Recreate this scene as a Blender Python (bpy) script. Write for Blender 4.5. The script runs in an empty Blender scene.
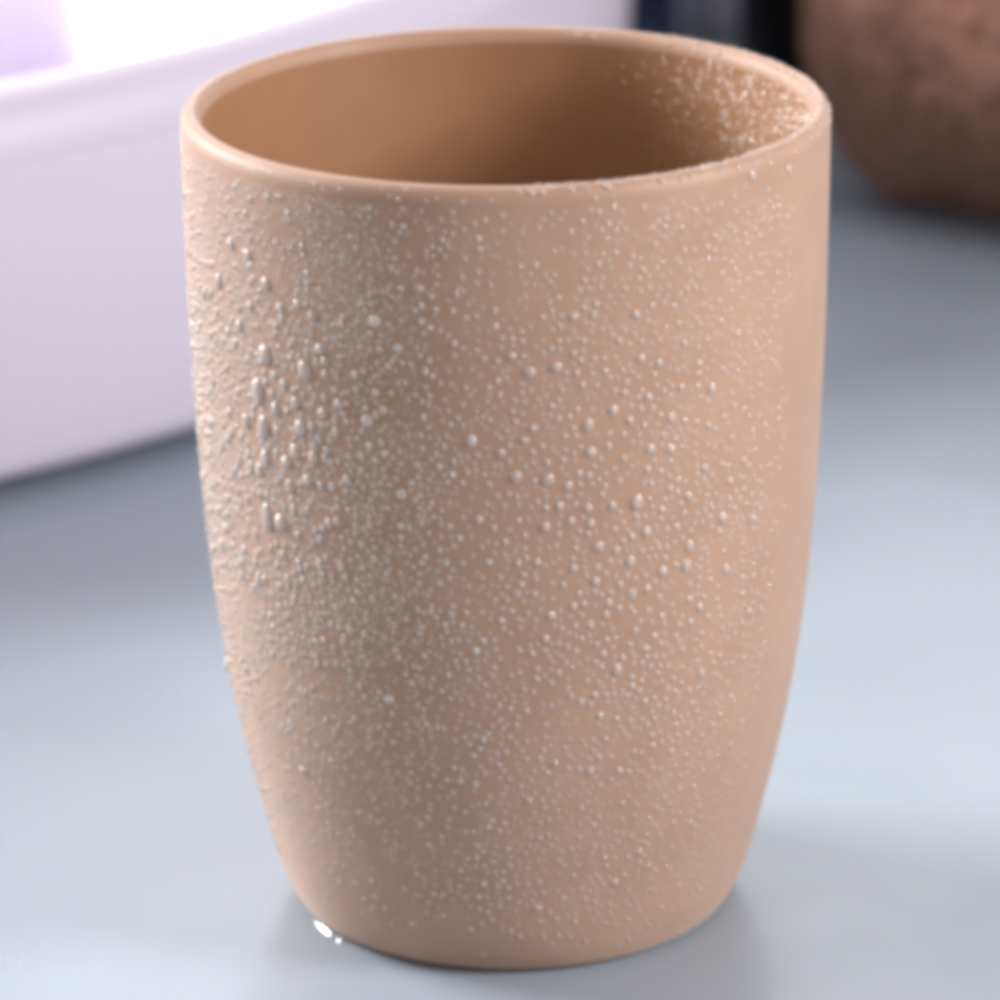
import bpy, math, random
import numpy as np
from mathutils import Vector, Matrix, noise

random.seed(7)
rng = np.random.default_rng(11)
CM = 0.01
scene = bpy.context.scene
col = scene.collection
PI = math.pi

# ---------------------------------------------------------------- materials
def new_mat(name):
    m = bpy.data.materials.new(name)
    m.use_nodes = True
    nt = m.node_tree
    return m, nt, nt.nodes["Principled BSDF"]

def noise_colour(nt, bsdf, c1, c2, scale, detail=4, lo=.35, hi=.65):
    tc = nt.nodes.new("ShaderNodeTexCoord")
    n = nt.nodes.new("ShaderNodeTexNoise")
    n.inputs["Scale"].default_value = scale
    n.inputs["Detail"].default_value = detail
    r = nt.nodes.new("ShaderNodeValToRGB")
    r.color_ramp.elements[0].position = lo
    r.color_ramp.elements[1].position = hi
    r.color_ramp.elements[0].color = (*c1, 1)
    r.color_ramp.elements[1].color = (*c2, 1)
    nt.links.new(tc.outputs["Object"], n.inputs["Vector"])
    nt.links.new(n.outputs["Fac"], r.inputs["Fac"])
    nt.links.new(r.outputs["Color"], bsdf.inputs["Base Color"])
    return tc, n

def noise_bump(nt, bsdf, scale, strength, dist, detail=3):
    tc = nt.nodes.new("ShaderNodeTexCoord")
    n = nt.nodes.new("ShaderNodeTexNoise")
    n.inputs["Scale"].default_value = scale
    n.inputs["Detail"].default_value = detail
    b = nt.nodes.new("ShaderNodeBump")
    b.inputs["Strength"].default_value = strength
    b.inputs["Distance"].default_value = dist
    nt.links.new(tc.outputs["Object"], n.inputs["Vector"])
    nt.links.new(n.outputs["Fac"], b.inputs["Height"])
    nt.links.new(b.outputs["Normal"], bsdf.inputs["Normal"])
    return b

def simple(name, colour, rough, **kw):
    m, nt, b = new_mat(name)
    b.inputs["Base Color"].default_value = (*colour, 1)
    b.inputs["Roughness"].default_value = rough
    for k, v in kw.items():
        b.inputs[k.replace("_", " ")].default_value = v
    return m

# cup: matte tan straw plastic, faint mottling and a fine grain
CUP, nt, b = new_mat("cup_plastic")
noise_colour(nt, b, (.415, .250, .166), (.455, .280, .188), 90, 6)
b.inputs["Roughness"].default_value = .55
b.inputs["Subsurface Weight"].default_value = .12
b.inputs["Subsurface Radius"].default_value = (.004, .002, .001)
b.inputs["Subsurface Scale"].default_value = .3
noise_bump(nt, b, 1400, .25, .0001)

# outside wall: the same plastic under a breath of condensation that pales grazing angles
b.inputs["Sheen Weight"].default_value = .35
b.inputs["Sheen Roughness"].default_value = .45
b.inputs["Sheen Tint"].default_value = (1, .93, .92, 1)
# inside wall without mist, shade inside the cup put into a deeper colour
CUPIN, nt, b = new_mat("cup_plastic_shaded")
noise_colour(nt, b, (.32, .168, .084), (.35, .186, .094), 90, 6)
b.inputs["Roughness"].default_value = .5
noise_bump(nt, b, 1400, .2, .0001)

# water: part clear, refracted light painted into a pale diffuse tone, sharp reflection
def water_mat(name, clear, rough, tone=(.93, .71, .60, 1), ior=1.85):
    m = bpy.data.materials.new(name)
    m.use_nodes = True
    nt = m.node_tree
    nt.nodes.clear()
    out = nt.nodes.new("ShaderNodeOutputMaterial")
    tr = nt.nodes.new("ShaderNodeBsdfTransparent")
    tr.inputs["Color"].default_value = (.97, .97, .97, 1)
    df = nt.nodes.new("ShaderNodeBsdfPrincipled")
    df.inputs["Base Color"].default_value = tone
    df.inputs["Roughness"].default_value = .2
    gl = nt.nodes.new("ShaderNodeBsdfGlossy")
    gl.inputs["Roughness"].default_value = rough
    fr = nt.nodes.new("ShaderNodeFresnel")
    fr.inputs["IOR"].default_value = ior
    m1 = nt.nodes.new("ShaderNodeMixShader")
    m1.inputs[0].default_value = clear
    m2 = nt.nodes.new("ShaderNodeMixShader")
    nt.links.new(df.outputs[0], m1.inputs[1])
    nt.links.new(tr.outputs[0], m1.inputs[2])
    nt.links.new(fr.outputs[0], m2.inputs[0])
    nt.links.new(m1.outputs[0], m2.inputs[1])
    nt.links.new(gl.outputs[0], m2.inputs[2])
    nt.links.new(m2.outputs[0], out.inputs["Surface"])
    return m
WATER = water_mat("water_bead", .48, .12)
PUDDLE = water_mat("water_puddle", .9, .28, (.8, .85, .9, 1), 1.33)
WATER_LIT = water_mat("water_bead_lit", .46, .13, (1, .86, .78, 1), 1.75)  # left beads: paler tone stands in for light focused by the drops
WATER_IN = water_mat("water_bead_inside", .6, .4, (.62, .42, .27, 1), 1.33)  # inside beads: darker tone carries the shade inside the cup

# table: pale blue grey lacquer, softly glossy
TABLE, nt, b = new_mat("table_lacquer")
noise_colour(nt, b, (.272, .326, .382), (.300, .350, .408), 9, 5)
b.inputs["Roughness"].default_value = .33
b.inputs["Specular IOR Level"].default_value = .6
noise_bump(nt, b, 60, .05, .0004)
rn = nt.nodes.new("ShaderNodeTexNoise"); rn.inputs["Scale"].default_value = 22; rn.inputs["Detail"].default_value = 6
rmap = nt.nodes.new("ShaderNodeMapRange")
rmap.inputs["From Min"].default_value = .35; rmap.inputs["From Max"].default_value = .65
rmap.inputs["To Min"].default_value = .27; rmap.inputs["To Max"].default_value = .40
nt.links.new(nt.nodes["Texture Coordinate"].outputs["Object"], rn.inputs["Vector"])
nt.links.new(rn.outputs["Fac"], rmap.inputs["Value"])
nt.links.new(rmap.outputs["Result"], b.inputs["Roughness"])

CERAMIC, nt, b = new_mat("basin_ceramic")
noise_colour(nt, b, (.58, .535, .635), (.61, .565, .665), 6, 3)
b.inputs["Roughness"].default_value = .5

TOWEL, nt, b = new_mat("towel_terry")
noise_colour(nt, b, (.14, .062, .036), (.29, .14, .09), 65, 6, .3, .7)
b.inputs["Roughness"].default_value = .95
b.inputs["Sheen Weight"].default_value = .5
b.inputs["Sheen Tint"].default_value = (.8, .6, .5, 1)
noise_bump(nt, b, 900, .9, .001)

BLACK = simple("black_plastic", (.002, .002, .003), .6, Specular_IOR_Level=.15)
NAVY = simple("navy_glaze", (.02, .024, .08), .25)
GREY = simple("grey_glaze", (.42, .42, .50), .3)
BLOCKM = simple("block_ceramic", (.53, .50, .60), .4)
CHROME = simple("chrome", (.7, .7, .72), .15, Metallic=1.0)

# ---------------------------------------------------------------- helpers
def mesh_obj(name, verts, faces, mat, parent=None, smooth=True):
    me = bpy.data.meshes.new(name)
    me.from_pydata([tuple(v) for v in verts], [], faces)
    me.update()
    if smooth:
        me.polygons.foreach_set("use_smooth", [True] * len(me.polygons))
    me.materials.append(mat)
    o = bpy.data.objects.new(name, me)
    col.objects.link(o)
    if parent:
        o.parent = parent
    return o

def lathe_data(profile, n=128, closed_ends=True):
    """profile of (r, z) in cm, revolved about z; r=0 ends become poles."""
    verts, faces, rings = [], [], []
    for r, z in profile:
        if r < 1e-6:
            rings.append([len(verts)]); verts.append((0, 0, z * CM))
        else:
            rings.append(list(range(len(verts), len(verts) + n)))
            for i in range(n):
                a = 2 * PI * i / n
                verts.append((r * CM * math.cos(a), r * CM * math.sin(a), z * CM))
    for a, b in zip(rings, rings[1:]):
        if len(a) == 1 and len(b) == 1:
            continue
        for i in range(n):
            j = (i + 1) % n
            if len(a) == 1:
                faces.append((a[0], b[j], b[i]))
            elif len(b) == 1:
                faces.append((a[i], a[j], b[0]))
            else:
                faces.append((a[i], a[j], b[j], b[i]))
    return verts, faces

def lathe(name, profile, mat, parent=None, n=128):
    v, f = lathe_data(profile, n)
    return mesh_obj(name, v, f, mat, parent)

def root(name, loc, label, cat, group=None, rz=0):
    o = bpy.data.objects.new(name, None)
    o.empty_display_size = .02
    col.objects.link(o)
    o.location = Vector(loc) * CM
    o.rotation_euler = (0, 0, rz)
    o["label"] = label
    o["category"] = cat
    if group:
        o["group"] = group
    return o

def catmull(pts, per=8):
    out = []
    P = [np.array(p, float) for p in pts]
    P = [2 * P[0] - P[1]] + P + [2 * P[-1] - P[-2]]
    for i in range(1, len(P) - 2):
        p0, p1, p2, p3 = P[i - 1:i + 3]
        for k in range(per):
            t = k / per
            out.append(.5 * ((2 * p1) + (-p0 + p2) * t + (2 * p0 - 5 * p1 + 4 * p2 - p3) * t * t
                             + (-p0 + 3 * p1 - 3 * p2 + p3) * t ** 3))
    out.append(P[-2])
    return [tuple(float(c) for c in p) for p in out]

# ---------------------------------------------------------------- table
T = 130
tv = [(-T, -40, 0), (T, -40, 0), (T, 150, 0), (-T, 150, 0), (-T, -40, -3), (T, -40, -3), (T, 150, -3), (-T, 150, -3)]
table = mesh_obj("tabletop", [(x * CM, y * CM, z * CM) for x, y, z in tv],
                 [(0, 1, 2, 3), (7, 6, 5, 4), (0, 4, 5, 1), (1, 5, 6, 2), (2, 6, 7, 3), (3, 7, 4, 0)], TABLE, smooth=False)
table["kind"] = "structure"

# ---------------------------------------------------------------- cup
H = 10.47
cup = root("cup", (0, 0, 0), "tan matte plastic tumbler covered in water beads, standing in the foreground", "cup")
outer_keys = [(2.70, .02), (2.80, .07), (2.90, .22), (2.985, .42), (3.09, .75), (3.245, 1.36), (3.42, 2.09),
              (3.615, 3.14), (3.752, 4.19), (3.845, 5.23), (3.905, 6.28), (3.962, 7.85), (3.988, 9.4), (3.995, 10.28)]
outer = catmull(outer_keys, 8)
WALL = .27
inner_keys = [(3.995 - WALL, 10.28), (3.70, 9.4), (3.68, 7.85), (3.63, 6.28), (3.56, 5.0), (3.44, 3.8), (3.25, 2.6),
              (3.0, 1.5), (2.8, .9), (2.5, .52), (2.0, .42), (0, .4)]
inner = catmull(inner_keys[:-1], 6) + [(1.0, .405), (0, .4)]
body_profile = [(0, .16), (2.2, .16), (2.38, .12), (2.48, .02), (2.56, 0.0), (2.64, 0.0)] + outer
lathe("body", body_profile, CUP, cup, 192)
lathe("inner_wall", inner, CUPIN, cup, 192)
rimp = []
rc, rr = 3.995 - WALL / 2, WALL / 2
for k in range(17):
    a = PI * k / 16
    rimp.append((rc + rr * math.cos(a), 10.28 + (H - 10.28) * math.sin(a)))
lathe("rim", rimp, CUP, cup, 192)

oz = np.array([p[1] for p in outer]); orr = np.array([p[0] for p in outer])
iz = np.array([p[1] for p in inner])[::-1]; ir = np.array([p[0] for p in inner])[::-1]
def surf(phi, z, inside=False):
    """phi: angle from the front (towards camera), positive to the right."""
    if inside:
        r = np.interp(z, iz, ir); dr = (np.interp(z + .05, iz, ir) - np.interp(z - .05, iz, ir)) / .1
    else:
        r = np.interp(z, oz, orr); dr = (np.interp(z + .05, oz, orr) - np.interp(z - .05, oz, orr)) / .1
    rad = np.array([math.sin(phi), -math.cos(phi), 0.])
    up = rad * dr + np.array([0, 0, 1.]); up /= np.linalg.norm(up)
    tang = np.array([math.cos(phi), math.sin(phi), 0.])
    nrm = np.cross(tang, up)
    if np.dot(nrm, rad) < 0: nrm = -nrm
    if inside: nrm = -nrm
    return rad * r + np.array([0, 0, z]), nrm, tang, up

def rim_surf(phi, a):
    rad = np.array([math.sin(phi), -math.cos(phi), 0.])
    z = np.array([0, 0, 1.])
    p = rad * (rc + rr * math.cos(a)) + z * (10.28 + (H - 10.28) * math.sin(a))
    n = rad * math.cos(a) + z * math.sin(a)
    t = np.array([math.cos(phi), math.sin(phi), 0.])
    return p, n, t, np.cross(n, t)

class Grid:
    def __init__(s, cell): s.c = cell; s.d = {}
    def ok(s, p, r, gap):
        k = tuple(int(math.floor(v / s.c)) for v in p)
        for i in (-1, 0, 1):
            for j in (-1, 0, 1):
                for l in (-1, 0, 1):
                    for q, rq in s.d.get((k[0] + i, k[1] + j, k[2] + l), ()):
                        if (p[0]-q[0])**2 + (p[1]-q[1])**2 + (p[2]-q[2])**2 < ((r + rq) * gap) ** 2:
                            return False
        return True
    def add(s, p, r):
        k = tuple(int(math.floor(v / s.c)) for v in p)
        s.d.setdefault(k, []).append((p, r))

grid = Grid(.34)
drops = []   # (point, normal, tang, up, radius, elong, height)
def try_drop(f, r, elong=1, h=.5, gap=1.0):
    p, n, t, u = f
    if not grid.ok(p, r * elong ** .5, gap): return False
    grid.add(p, r * elong ** .5)
    drops.append((p, n, t, u, r, elong, h))
    return True

def ss(x, a, b):
    t = min(1, max(0, (x - a) / (b - a))); return t * t * (3 - 2 * t)
D = math.radians
def left_w(ph, z):     # heavy wetness on the left flank, strongest in the upper middle
    a = math.degrees(ph)
    w = ss(a, -150, -110) * (1 - ss(a, -30, -4))
    w *= .25 * ss(z, .3, 2.0) + .75 * ss(z, 3.0, 5.5) * (1 - .75 * ss(z, 9.2, 10.2))
    return w
def right_w(ph, z):    # spaced round beads on the front and the right
    a = math.degrees(ph)
    w = ss(a, -28, 2) * (1 - ss(a, 44, 62))
    w *= .35 + .65 * ss(noise.noise(Vector((ph * 5, z * .9, 2))), -.3, .25)
    w *= ss(z, .1, 1.6) * (1 - .55 * ss(z, 8.6, 10.2))
    return w

# large beads seen in the photograph, at their heights and angles round the wall
big = [(3.5, 8.25, 0.071, 1.05), (8.0, 8.3, 0.071, 1.05), (11.0, 8.45, 0.047, 1.05), (11.5, 8.2, 0.047, 1.05), (16.5, 8.2, 0.047, 1.05), (23.0, 8.3, 0.059, 1.05), (26.5, 8.2, 0.059, 1.05), 
       (22.0, 8.85, 0.059, 1.05), (11.0, 8.9, 0.059, 1.05), (31.5, 8.4, 0.047, 1.05), (43.5, 8.35, 0.052, 1.05), (31.0, 7.85, 0.052, 1.05), (37.5, 7.75, 0.071, 1.05), (24.5, 7.8, 0.061, 1.05), 
       (18.0, 7.7, 0.071, 1.05), (13.5, 7.55, 0.075, 1.05), (21.0, 7.55, 0.059, 1.05), (29.0, 7.5, 0.071, 1.05), (40.5, 7.35, 0.047, 1.05), (42.5, 7.05, 0.054, 1.05), (14.0, 7.2, 0.071, 1.05), 
       (25.0, 7.15, 0.071, 1.05), (29.0, 7.1, 0.066, 1.05), (36.5, 6.75, 0.059, 1.05), (24.5, 6.9, 0.052, 1.05), (42.5, 6.5, 0.061, 1.05), (46.0, 6.7, 0.052, 1.05), (1.0, 6.95, 0.071, 1.05), 
       (6.5, 6.9, 0.078, 1.05), (10.0, 6.8, 0.063, 1.05), (29.0, 6.6, 0.054, 1.05), (33.0, 6.45, 0.061, 1.05), (22.5, 6.5, 0.094, 1.05), (27.5, 6.35, 0.054, 1.05), (41.0, 6.05, 0.078, 1.05), 
       (49.0, 5.9, 0.066, 1.05), (8.5, 6.55, 0.061, 1.05), (13.5, 6.5, 0.061, 1.05), (18.0, 6.5, 0.059, 1.05), (10.5, 6.35, 0.063, 1.05), (14.0, 6.3, 0.059, 1.05), (6.0, 6.3, 0.066, 1.05), 
       (24.5, 6.1, 0.071, 1.05), (15.5, 6.0, 0.071, 1.05), (33.5, 5.8, 0.071, 1.05), (21.5, 5.75, 0.071, 1.05), (28.0, 5.55, 0.071, 1.05), (33.0, 5.55, 0.075, 1.05), (42.5, 5.35, 0.066, 1.05), 
       (11.0, 5.75, 0.054, 1.05), (15.0, 5.55, 0.059, 1.05), (25.0, 5.35, 0.059, 1.05), (36.5, 4.95, 0.063, 1.05), (50.0, 4.65, 0.061, 1.05), (7.0, 5.15, 0.063, 1.05), (11.0, 5.25, 0.054, 1.05), 
       (4.5, 5.85, 0.054, 1.05), (2.5, 7.4, 0.054, 1.05), (4.0, 7.55, 0.054, 1.05), (0.5, 8.45, 0.054, 1.05), (43.0, 7.45, 0.052, 1.05), (37.0, 7.3, 0.052, 1.05), (12.5, 8.05, 0.047, 1.05), 
       (34.5, 8.1, 0.052, 1.05), (14.5, 8.9, 0.047, 1.05), (19.0, 8.55, 0.047, 1.05), (20.0, 7.9, 0.047, 1.05), (-47.0, 8.1, 0.094, 1.3), (-49.5, 7.6, 0.094, 2.3), (-37.5, 8.05, 0.089, 1.2), 
       (-53.5, 7.15, 0.071, 1.2), (-48.5, 7.15, 0.094, 1.6), (-39.0, 7.3, 0.089, 1.1), (-48.5, 6.75, 0.075, 1.5), (-43.0, 6.8, 0.075, 1.1), (-38.0, 6.65, 0.071, 1), (-49.0, 6.0, 0.094, 1.8), 
       (-60.5, 8.8, 0.071, 1.3), (-67.5, 8.5, 0.066, 1.2), (-55.5, 9.35, 0.061, 1.3), (-50.5, 9.3, 0.066, 1), (-46.0, 9.0, 0.066, 1.2), (-50.5, 8.65, 0.061, 1), (-42.5, 8.75, 0.059, 1), 
       (-38.5, 8.85, 0.059, 1), (-35.5, 8.75, 0.059, 1), (-54.0, 8.35, 0.066, 1.2), (-23.0, 8.8, 0.071, 1), (-15.0, 9.25, 0.061, 1), (-34.0, 8.35, 0.066, 1), (-33.0, 8.2, 0.059, 1), 
       (-25.0, 7.55, 0.071, 1), (-19.0, 8.5, 0.059, 1), (-34.0, 7.55, 0.066, 1), (-42.5, 6.5, 0.066, 1.2), (-45.0, 7.45, 0.066, 1.3), (-42.5, 7.8, 0.059, 1), (-36.5, 6.95, 0.066, 1.1), 
       (-30.5, 7.7, 0.061, 1), (-40.0, 7.6, 0.061, 1.2), (-29.5, 6.75, 0.059, 1), (19.5, 4.35, 0.075, 1.1), (38.0, 4.05, 0.059, 1.2), (15.0, 3.0, 0.059, 1), (3.0, 2.65, 0.052, 1), 
       (46.5, 10.25, 0.071, 1), (57.5, 10.15, 0.071, 1), (21.0, 2.95, 0.052, 1), (8.0, 3.15, 0.052, 1), (16.5, 3.75, 0.052, 1), (25.5, 3.85, 0.052, 1), (6.0, 4.85, 0.056, 1), 
       (-6.5, 4.7, 0.052, 1), (5.0, 1.05, 0.056, 1), (22.5, 1.3, 0.054, 1), (27.5, 1.7, 0.052, 1), (-23.5, 3.95, 0.059, 1), (-47.5, 2.6, 0.056, 1), (34.0, 5.1, 0.061, 1), 
       (41.0, 5.35, 0.054, 1), (-6.5, 7.4, 0.071, 1), (-1.5, 7.25, 0.059, 1), (-5.5, 6.4, 0.059, 1)]
for a, z, r, e in big:
    try_drop(surf(D(a), z), r * (1.1 if a < -20 else 1), min(e, 1.7), .62 if a < -20 else .45)
for i in range(130000):
    ph = D(random.uniform(-150, -2)); z = random.uniform(.4, 10.2)
    w = left_w(ph, z)
    if random.random() > w: continue
    k = math.exp(-((math.degrees(ph) + 52) / 36) ** 2 - ((z - 6.6) / 2.4) ** 2)
    if random.random() > .3 + .7 * ss(noise.noise(Vector((ph * 6, z * 1.1, 5))), -.35, .15): continue
    r = .012 + .024 * random.random() ** 1.6 + .042 * k * random.random() ** 1.3 + (.035 * k if random.random() < .12 else 0)
    try_drop(surf(ph, z), r, random.uniform(1, 1.45), random.uniform(.45, .65), 1.0)
    if len(drops) > 9500: break
for i in range(2500):      # heavier beads standing proud along the left flank
    ph = D(random.uniform(-112, -62)); z = random.uniform(3.2, 9.6)
    try_drop(surf(ph, z), random.uniform(.03, .068), random.uniform(1, 1.3), .85, .85)
nleft = len(drops)
for i in range(30000):
    ph = D(random.uniform(-30, 64)); z = random.uniform(.15, 10.2)
    if random.random() > right_w(ph, z): continue
    k = math.exp(-((math.degrees(ph) - 20) / 24) ** 2 - ((z - 5.2) / 2.4) ** 2)
    r = random.uniform(.020, .042) + .022 * k * random.random() ** 1.5
    try_drop(surf(ph, z), r, random.uniform(1, 1.15), random.uniform(.3, .45), 1.3 - .1 * k)
    if len(drops) > nleft + 2300: break
for i in range(2600):      # thin scatter everywhere else round the outside
    ph = D(random.uniform(-180, 180)); z = random.uniform(.3, 10.2)
    a = math.degrees(ph)
    if 55 < a < 100 and z > 2: continue
    try_drop(surf(ph, z), random.uniform(.013, .022), 1, .4, 2.0)
for i in range(14000):      # inside the right and right-back wall
    ph = D(random.uniform(60, 165)); z = random.uniform(5.5, 10.25)
    a = math.degrees(ph)
    if random.random() > (1 - ss(a, 100, 165)) * ss(z, 5.5, 8): continue
    r = random.uniform(.013, .026) + (.016 * random.random() if random.random() < .2 else 0)
    try_drop(surf(ph, z, True), r, random.uniform(1, 1.2), random.uniform(.3, .45), 1.05)
for i in range(700):       # on the lip, right side
    ph = D(random.uniform(8, 170)); a = random.uniform(.15, 2.7)
    if random.random() > .15 + .85 * ss(math.degrees(ph), 10, 60): continue
    try_drop(rim_surf(ph, a), random.uniform(.02, .045), 1, random.uniform(.4, .6), 1.6)
for i in range(260):       # beads strung along the front right of the lip
    try_drop(rim_surf(D(random.uniform(2, 48)), random.uniform(.7, 2.0)), random.uniform(.022, .05), 1.2, .7, 1.25)
for i in range(60):
    try_drop(rim_surf(D(random.uniform(-90, 0)), random.uniform(.1, 1.4)), random.uniform(.015, .03), 1, .4, 2)

def dome(p, n, t, u, r, e, h, seg, rings, jitter=0):
    vs = []
    ph0 = random.uniform(0, 6.28)
    for k in range(rings):
        el = (PI / 2) * k / rings
        c, s = math.cos(el), math.sin(el)
        for i in range(seg):
            a = 2 * PI * i / seg
            rad = r * c * (1 + jitter * math.sin(2 * a + ph0))
            vs.append(p + t * rad * math.cos(a) + u * rad * e * (math.sin(a) - (.18 * (e - 1)) * s)
                      + n * (r * h * s - .004))
    vs.append(p + n * (r * h - .004))
    fs = []
    for k in range(rings - 1):
        for i in range(seg):
            j = (i + 1) % seg
            fs.append((k * seg + i, k * seg + j, (k + 1) * seg + j, (k + 1) * seg + i))
    top = len(vs) - 1
    for i in range(seg):
        fs.append(((rings - 1) * seg + i, (rings - 1) * seg + (i + 1) % seg, top))
    return vs, fs

def wet_left(p):
    return p[0] < random.uniform(-2.3, .2)
order = sorted(range(len(drops)), key=lambda i: -(drops[i][4] ** 2 * drops[i][5]) * (1 if drops[i][0][1] < 1.5 else .3))
for i in order[:100]:
    p, n, t, u, r, e, h = drops[i]
    vs, fs = dome(np.zeros(3), n, t, u, r, e, h, 16, 6, .06)
    o = mesh_obj("water_droplet", [v * CM for v in vs], fs, WATER_LIT if wet_left(p) else WATER, cup)
    o.location = Vector(p) * CM
av, af, mi = [], [], []
for i in order[100:]:
    p, n, t, u, r, e, h = drops[i]
    vs, fs = dome(p, n, t, u, r, e, h, 9, 3, .08)
    off = len(av)
    av.extend(v * CM for v in vs)
    af.extend(tuple(q + off for q in f) for f in fs)
    inside = p[0] * n[0] + p[1] * n[1] < 0 and p[2] < 10.27
    mi.extend([1 if inside else (2 if wet_left(p) else 0)] * len(fs))
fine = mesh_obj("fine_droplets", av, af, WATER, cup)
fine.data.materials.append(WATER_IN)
fine.data.materials.append(WATER_LIT)
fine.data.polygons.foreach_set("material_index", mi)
fine["kind"] = "stuff"
print("drops", len(drops))

# small wet bead on the table at the foot of the cup
pv, pf = [], []
for (x, y, r, e, ang) in [(-2.39, -1.47, .028, 9, -60), (-2.20, -1.77, .045, 1.6, -50)]:
    a = D(ang)
    vs, fs = dome(np.array([x + 2.38, y + 1.52, .004]), np.array([0, 0, 1.]), np.array([-math.sin(a), math.cos(a), 0]),
                  np.array([math.cos(a), math.sin(a), 0]), r, e, .75, 20, 7, .05)
    off = len(pv)
    pv += [v * CM for v in vs]; pf += [tuple(q + off for q in g) for g in fs]
pd = mesh_obj("water_drop", pv, pf, PUDDLE)
pd.location = (-2.38 * CM, -1.52 * CM, 0)
pd["label"] = "small clear water drop on the table at the lower left foot of the tan tumbler"
pd["category"] = "water drop"

# ---------------------------------------------------------------- basin
BR = 25.2
bx, by = -8.2 - BR * .58, 14.9 + BR * .815
basin = root("washbasin", (bx, by, 0), "round white ceramic washbasin with thick rim, behind the cup at left", "washbasin")
BH = 6.7
b_out = catmull([(BR - 2.2, .30), (BR - .6, .28), (BR - .2, .42), (BR - .05, .9), (BR + .05, 2.4), (BR + .12, 4.0), (BR + .10, 5.4)], 6)
bprof = [(0, 0), (BR - 3.2, 0), (BR - 2.9, .1), (BR - 2.6, .28)] + b_out
lathe("bowl", bprof + [(BR + .08, 5.6)], CERAMIC, basin, 192)
rim_pts = []
for k in range(25):
    a = -PI * .08 + PI * 1.12 * k / 24
    rim_pts.append((BR - .72 + .82 * math.cos(a), BH - 1.0 + .98 * max(math.sin(a), -.2)))
lathe("rim", rim_pts, CERAMIC, basin, 192)
bin_ = catmull([(BR - 1.5, BH - 1.2), (BR - 1.8, 4.5), (BR - 2.6, 2.8), (BR - 4.6, 1.6), (BR - 8, 1.0), (3.2, .7)], 8)
lathe("inner_bowl", bin_, CERAMIC, basin, 192)
lathe("drain", [(3.25, .62), (3.1, .85), (2.6, .8), (2.3, .6), (0, .58)], CHROME, basin, 64)

# pale upright form for an unidentified blurred shape at the far left
block = root("block", (-11.3, 37.0, 0), "blurred pale lavender upright shape rising at the far left, inside the washbasin", "block")
def rbox(name, w, d, h, r, mat, parent, z0=0, n=6):
    loop = []
    for cx, cy, a0 in ((w/2-r, d/2-r, 0), (-w/2+r, d/2-r, 90), (-w/2+r, -d/2+r, 180), (w/2-r, -d/2+r, 270)):
        for k in range(n + 1):
            a = D(a0 + 90 * k / n)
            loop.append((cx + r * math.cos(a), cy + r * math.sin(a)))
    m = len(loop)
    levels = [(z0, .0), (z0 + h - r * .5, 0), (z0 + h - r * .15, r * .2), (z0 + h, r * .6)]
    v = []
    for z, ins in levels:
        for x, y in loop:
            v.append(((x * (1 - 2 * ins / w)) * CM, (y * (1 - 2 * ins / d)) * CM, z * CM))
    f = [tuple(range(m))[::-1], tuple(range(3 * m, 4 * m))]
    for l in range(3):
        for i in range(m):
            j = (i + 1) % m
            f.append((l * m + i, l * m + j, (l + 1) * m + j, (l + 1) * m + i))
    return mesh_obj(name, v, f, mat, parent)
rbox("column", 5.5, 5.0, 17, .6, BLOCKM, block, .9)
sp = rbox("arm", 3.2, 12, 1.6, .4, BLOCKM, block, 15.4); sp.location = (0, -.07, 0)
hd = rbox("top_bar", 1.6, 6, .8, .25, BLOCKM, block, 17.9)

# ---------------------------------------------------------------- bottles at the back
def bottle(loc, r, h, mat, name, label, capmat):
    t = root(name, loc, label, "bottle")
    body = [(0, .25), (r * .7, .2), (r * .82, 0), (r * .95, .05), (r, .3), (r, h * .7)]
    body += [(r * (.38 + .62 * math.cos(k / 8 * PI / 2)), h * .7 + r * .9 * math.sin(k / 8 * PI / 2)) for k in range(1, 9)]
    zt = h * .7 + r * .9
    body += [(r * .38, zt + .8), (0, zt + .8)]
    lathe("body", body, mat, t, 64)
    lathe("cap", [(r * .3, zt + .6), (r * .5, zt + .6), (r * .52, zt + .7), (r * .52, zt + 2.2), (r * .46, zt + 2.35), (0, zt + 2.36)], capmat, t, 48)
    return t
bottle((6.65, 41.6, 0), 1.7, 17, BLACK, "bottle", "black bottle standing between the cup rim and the brown towel", BLACK)
bottle((2.95, 44.6, 0), .85, 14, NAVY, "bottle", "dark navy blurred bottle just above the cup's back rim", NAVY)
bottle((4.7, 46.0, 0), 1.0, 15, GREY, "bottle", "pale grey blurred bottle between the navy bottle and the black bottle", GREY)

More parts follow.
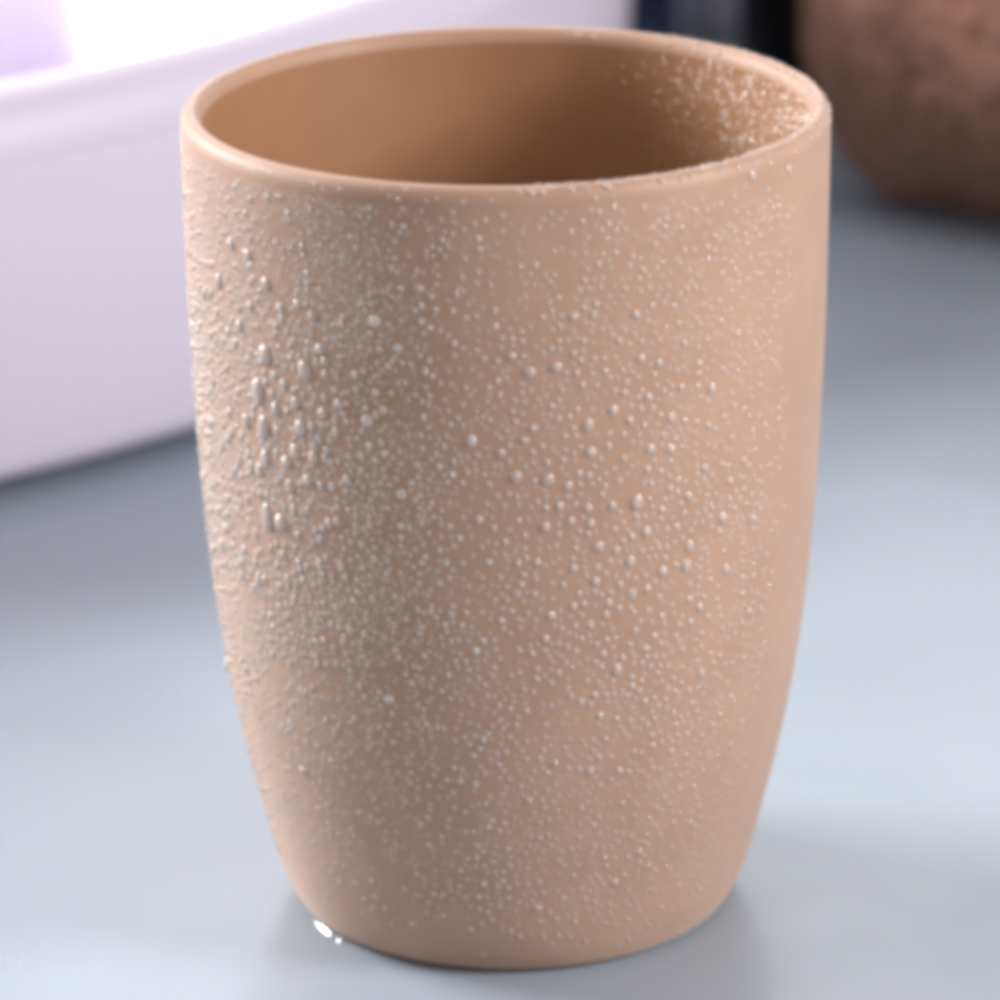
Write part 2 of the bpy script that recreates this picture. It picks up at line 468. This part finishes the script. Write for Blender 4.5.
# ---------------------------------------------------------------- towel: a rolled terry towel
tw_dir = Vector((.80, -.60, 0)).normalized()
tw = root("towel", (0, 0, 0), "rolled brown terry towel lying on the table at the upper right", "towel")
TL, TR = 26, 4.9
NS, NA = 300, 260
verts, faces = [], []
for i in range(NS + 1):
    s = i / NS
    if s < .2:
        a = s / .2 * PI / 2; rad = TR * (math.sin(a) ** .62); ax = 3.0 * (1 - math.cos(a))
    elif s > .8:
        a = (1 - s) / .2 * PI / 2; rad = TR * (math.sin(a) ** .62); ax = TL - 3.0 * (1 - math.cos(a))
    else:
        rad = TR; ax = 3.0 + (s - .2) / .6 * (TL - 6.0)
    for j in range(NA):
        b_ = 2 * PI * j / NA
        rl = rad
        yy, zz = math.cos(b_) * rl, math.sin(b_) * rl
        q = Vector((ax, yy, zz))
        nv = Vector((0, math.cos(b_), math.sin(b_)))
        if rad < TR * .98:
            nv = (nv * .7 + Vector((-1 if s < .5 else 1, 0, 0)) * (1 - rad / TR)).normalized()
            spir = math.sin((rad / TR * 4.0 + b_ / (2 * PI)) * 2 * PI) * .16 * (1 - (rad / TR) ** 6)
        else:
            spir = 0
        dsp = .22 * noise.noise(q * .32) + .10 * noise.noise(q * 1.1) + .17 * noise.noise(q * 3.2) + .13 * noise.noise(q * 7) + spir
        # outer flap edge of the roll
        q = q + nv * dsp
        q.z = max(q.z, -TR * .86 + .05 * noise.noise(q * 3))
        verts.append(q)
for i in range(NS):
    for j in range(NA):
        k = (j + 1) % NA
        faces.append((i * NA + j, (i + 1) * NA + j, (i + 1) * NA + k, i * NA + k))
M = Matrix((( tw_dir.x, -tw_dir.y, 0), (tw_dir.y, tw_dir.x, 0), (0, 0, 1)))
start = Vector((7.4, 35.2, TR * .86 + .06))
tob = mesh_obj("towel", [(M @ v + start) * CM for v in verts], faces, TOWEL)
lb, ct = tw["label"], tw["category"]
bpy.data.objects.remove(tw)
tob["label"], tob["category"] = lb, ct
tob.name = "towel"

# ---------------------------------------------------------------- camera
d, pitch, f, roll, cx, cy = 60.56, .343, 4780., -.0118, 510.2, 520.6
c, s = math.cos(pitch), math.sin(pitch)
fw = Vector((0, c, -s)); up = Vector((0, s, c)); rt = Vector((1, 0, 0))
pos = Vector((0, 0, 5)) - fw * d
r2 = rt * math.cos(roll) + up * math.sin(roll)
u2 = -rt * math.sin(roll) + up * math.cos(roll)
cam = bpy.data.cameras.new("camera")
co = bpy.data.objects.new("camera", cam)
col.objects.link(co)
R3 = Matrix((r2, u2, -fw)).transposed()
co.matrix_world = Matrix.Translation(pos * CM) @ R3.to_4x4()
cam.sensor_width = 36
cam.lens = f / 1000 * 36
cam.shift_x = (500 - cx) / 1000
cam.shift_y = (cy - 500) / 1000
cam.clip_start = .01
cam.clip_end = 50
cam.dof.use_dof = True
cam.dof.focus_distance = .572
cam.dof.aperture_fstop = 21
scene.camera = co

# ---------------------------------------------------------------- lamps
def area(name, loc, target, sx, sy, power, colour, spread=180):
    l = bpy.data.lights.new(name, "AREA")
    l.shape = "RECTANGLE"; l.size = sx * CM; l.size_y = sy * CM
    l.energy = power; l.color = colour; l.spread = math.radians(spread)
    o = bpy.data.objects.new(name, l)
    col.objects.link(o)
    o.location = Vector(loc) * CM
    dv = (Vector(target) - Vector(loc))
    o.rotation_euler = dv.to_track_quat("-Z", "Y").to_euler()
    return o
area("window_light", (-54, 27, 34), (0, 0, 6), 30, 24, 8.8, (1, .96, .95))
area("right_softbox", (62, -24, 38), (0, 0, 5), 24, 24, 5.6, (1, .965, .975))
area("back_softbox", (5, 125, 78), (0, 0, 0), 110, 40, 5, (.93, .95, 1))
area("basin_fill", (-18, 44, 75), (-17, 43, 0), 12, 12, 5, (1, .98, 1), 27)  # unseen lamp added to whiten the basin interior

w = bpy.data.worlds.new("World")
scene.world = w
w.use_nodes = True
bg = w.node_tree.nodes["Background"]
bg.inputs[0].default_value = (1, .95, .93, 1)
bg.inputs[1].default_value = .54

# ---------------------------------------------------------------- render settings
scene.render.engine = "CYCLES"
scene.view_settings.view_transform = "Standard"
scene.view_settings.look = "None"
scene.view_settings.gamma = 1
scene.view_settings.exposure = 0
scene.view_settings.use_curve_mapping = False
scene.cycles.filter_width = 6.5
scene.cycles.transparent_max_bounces = 16
scene.cycles.max_bounces = 10
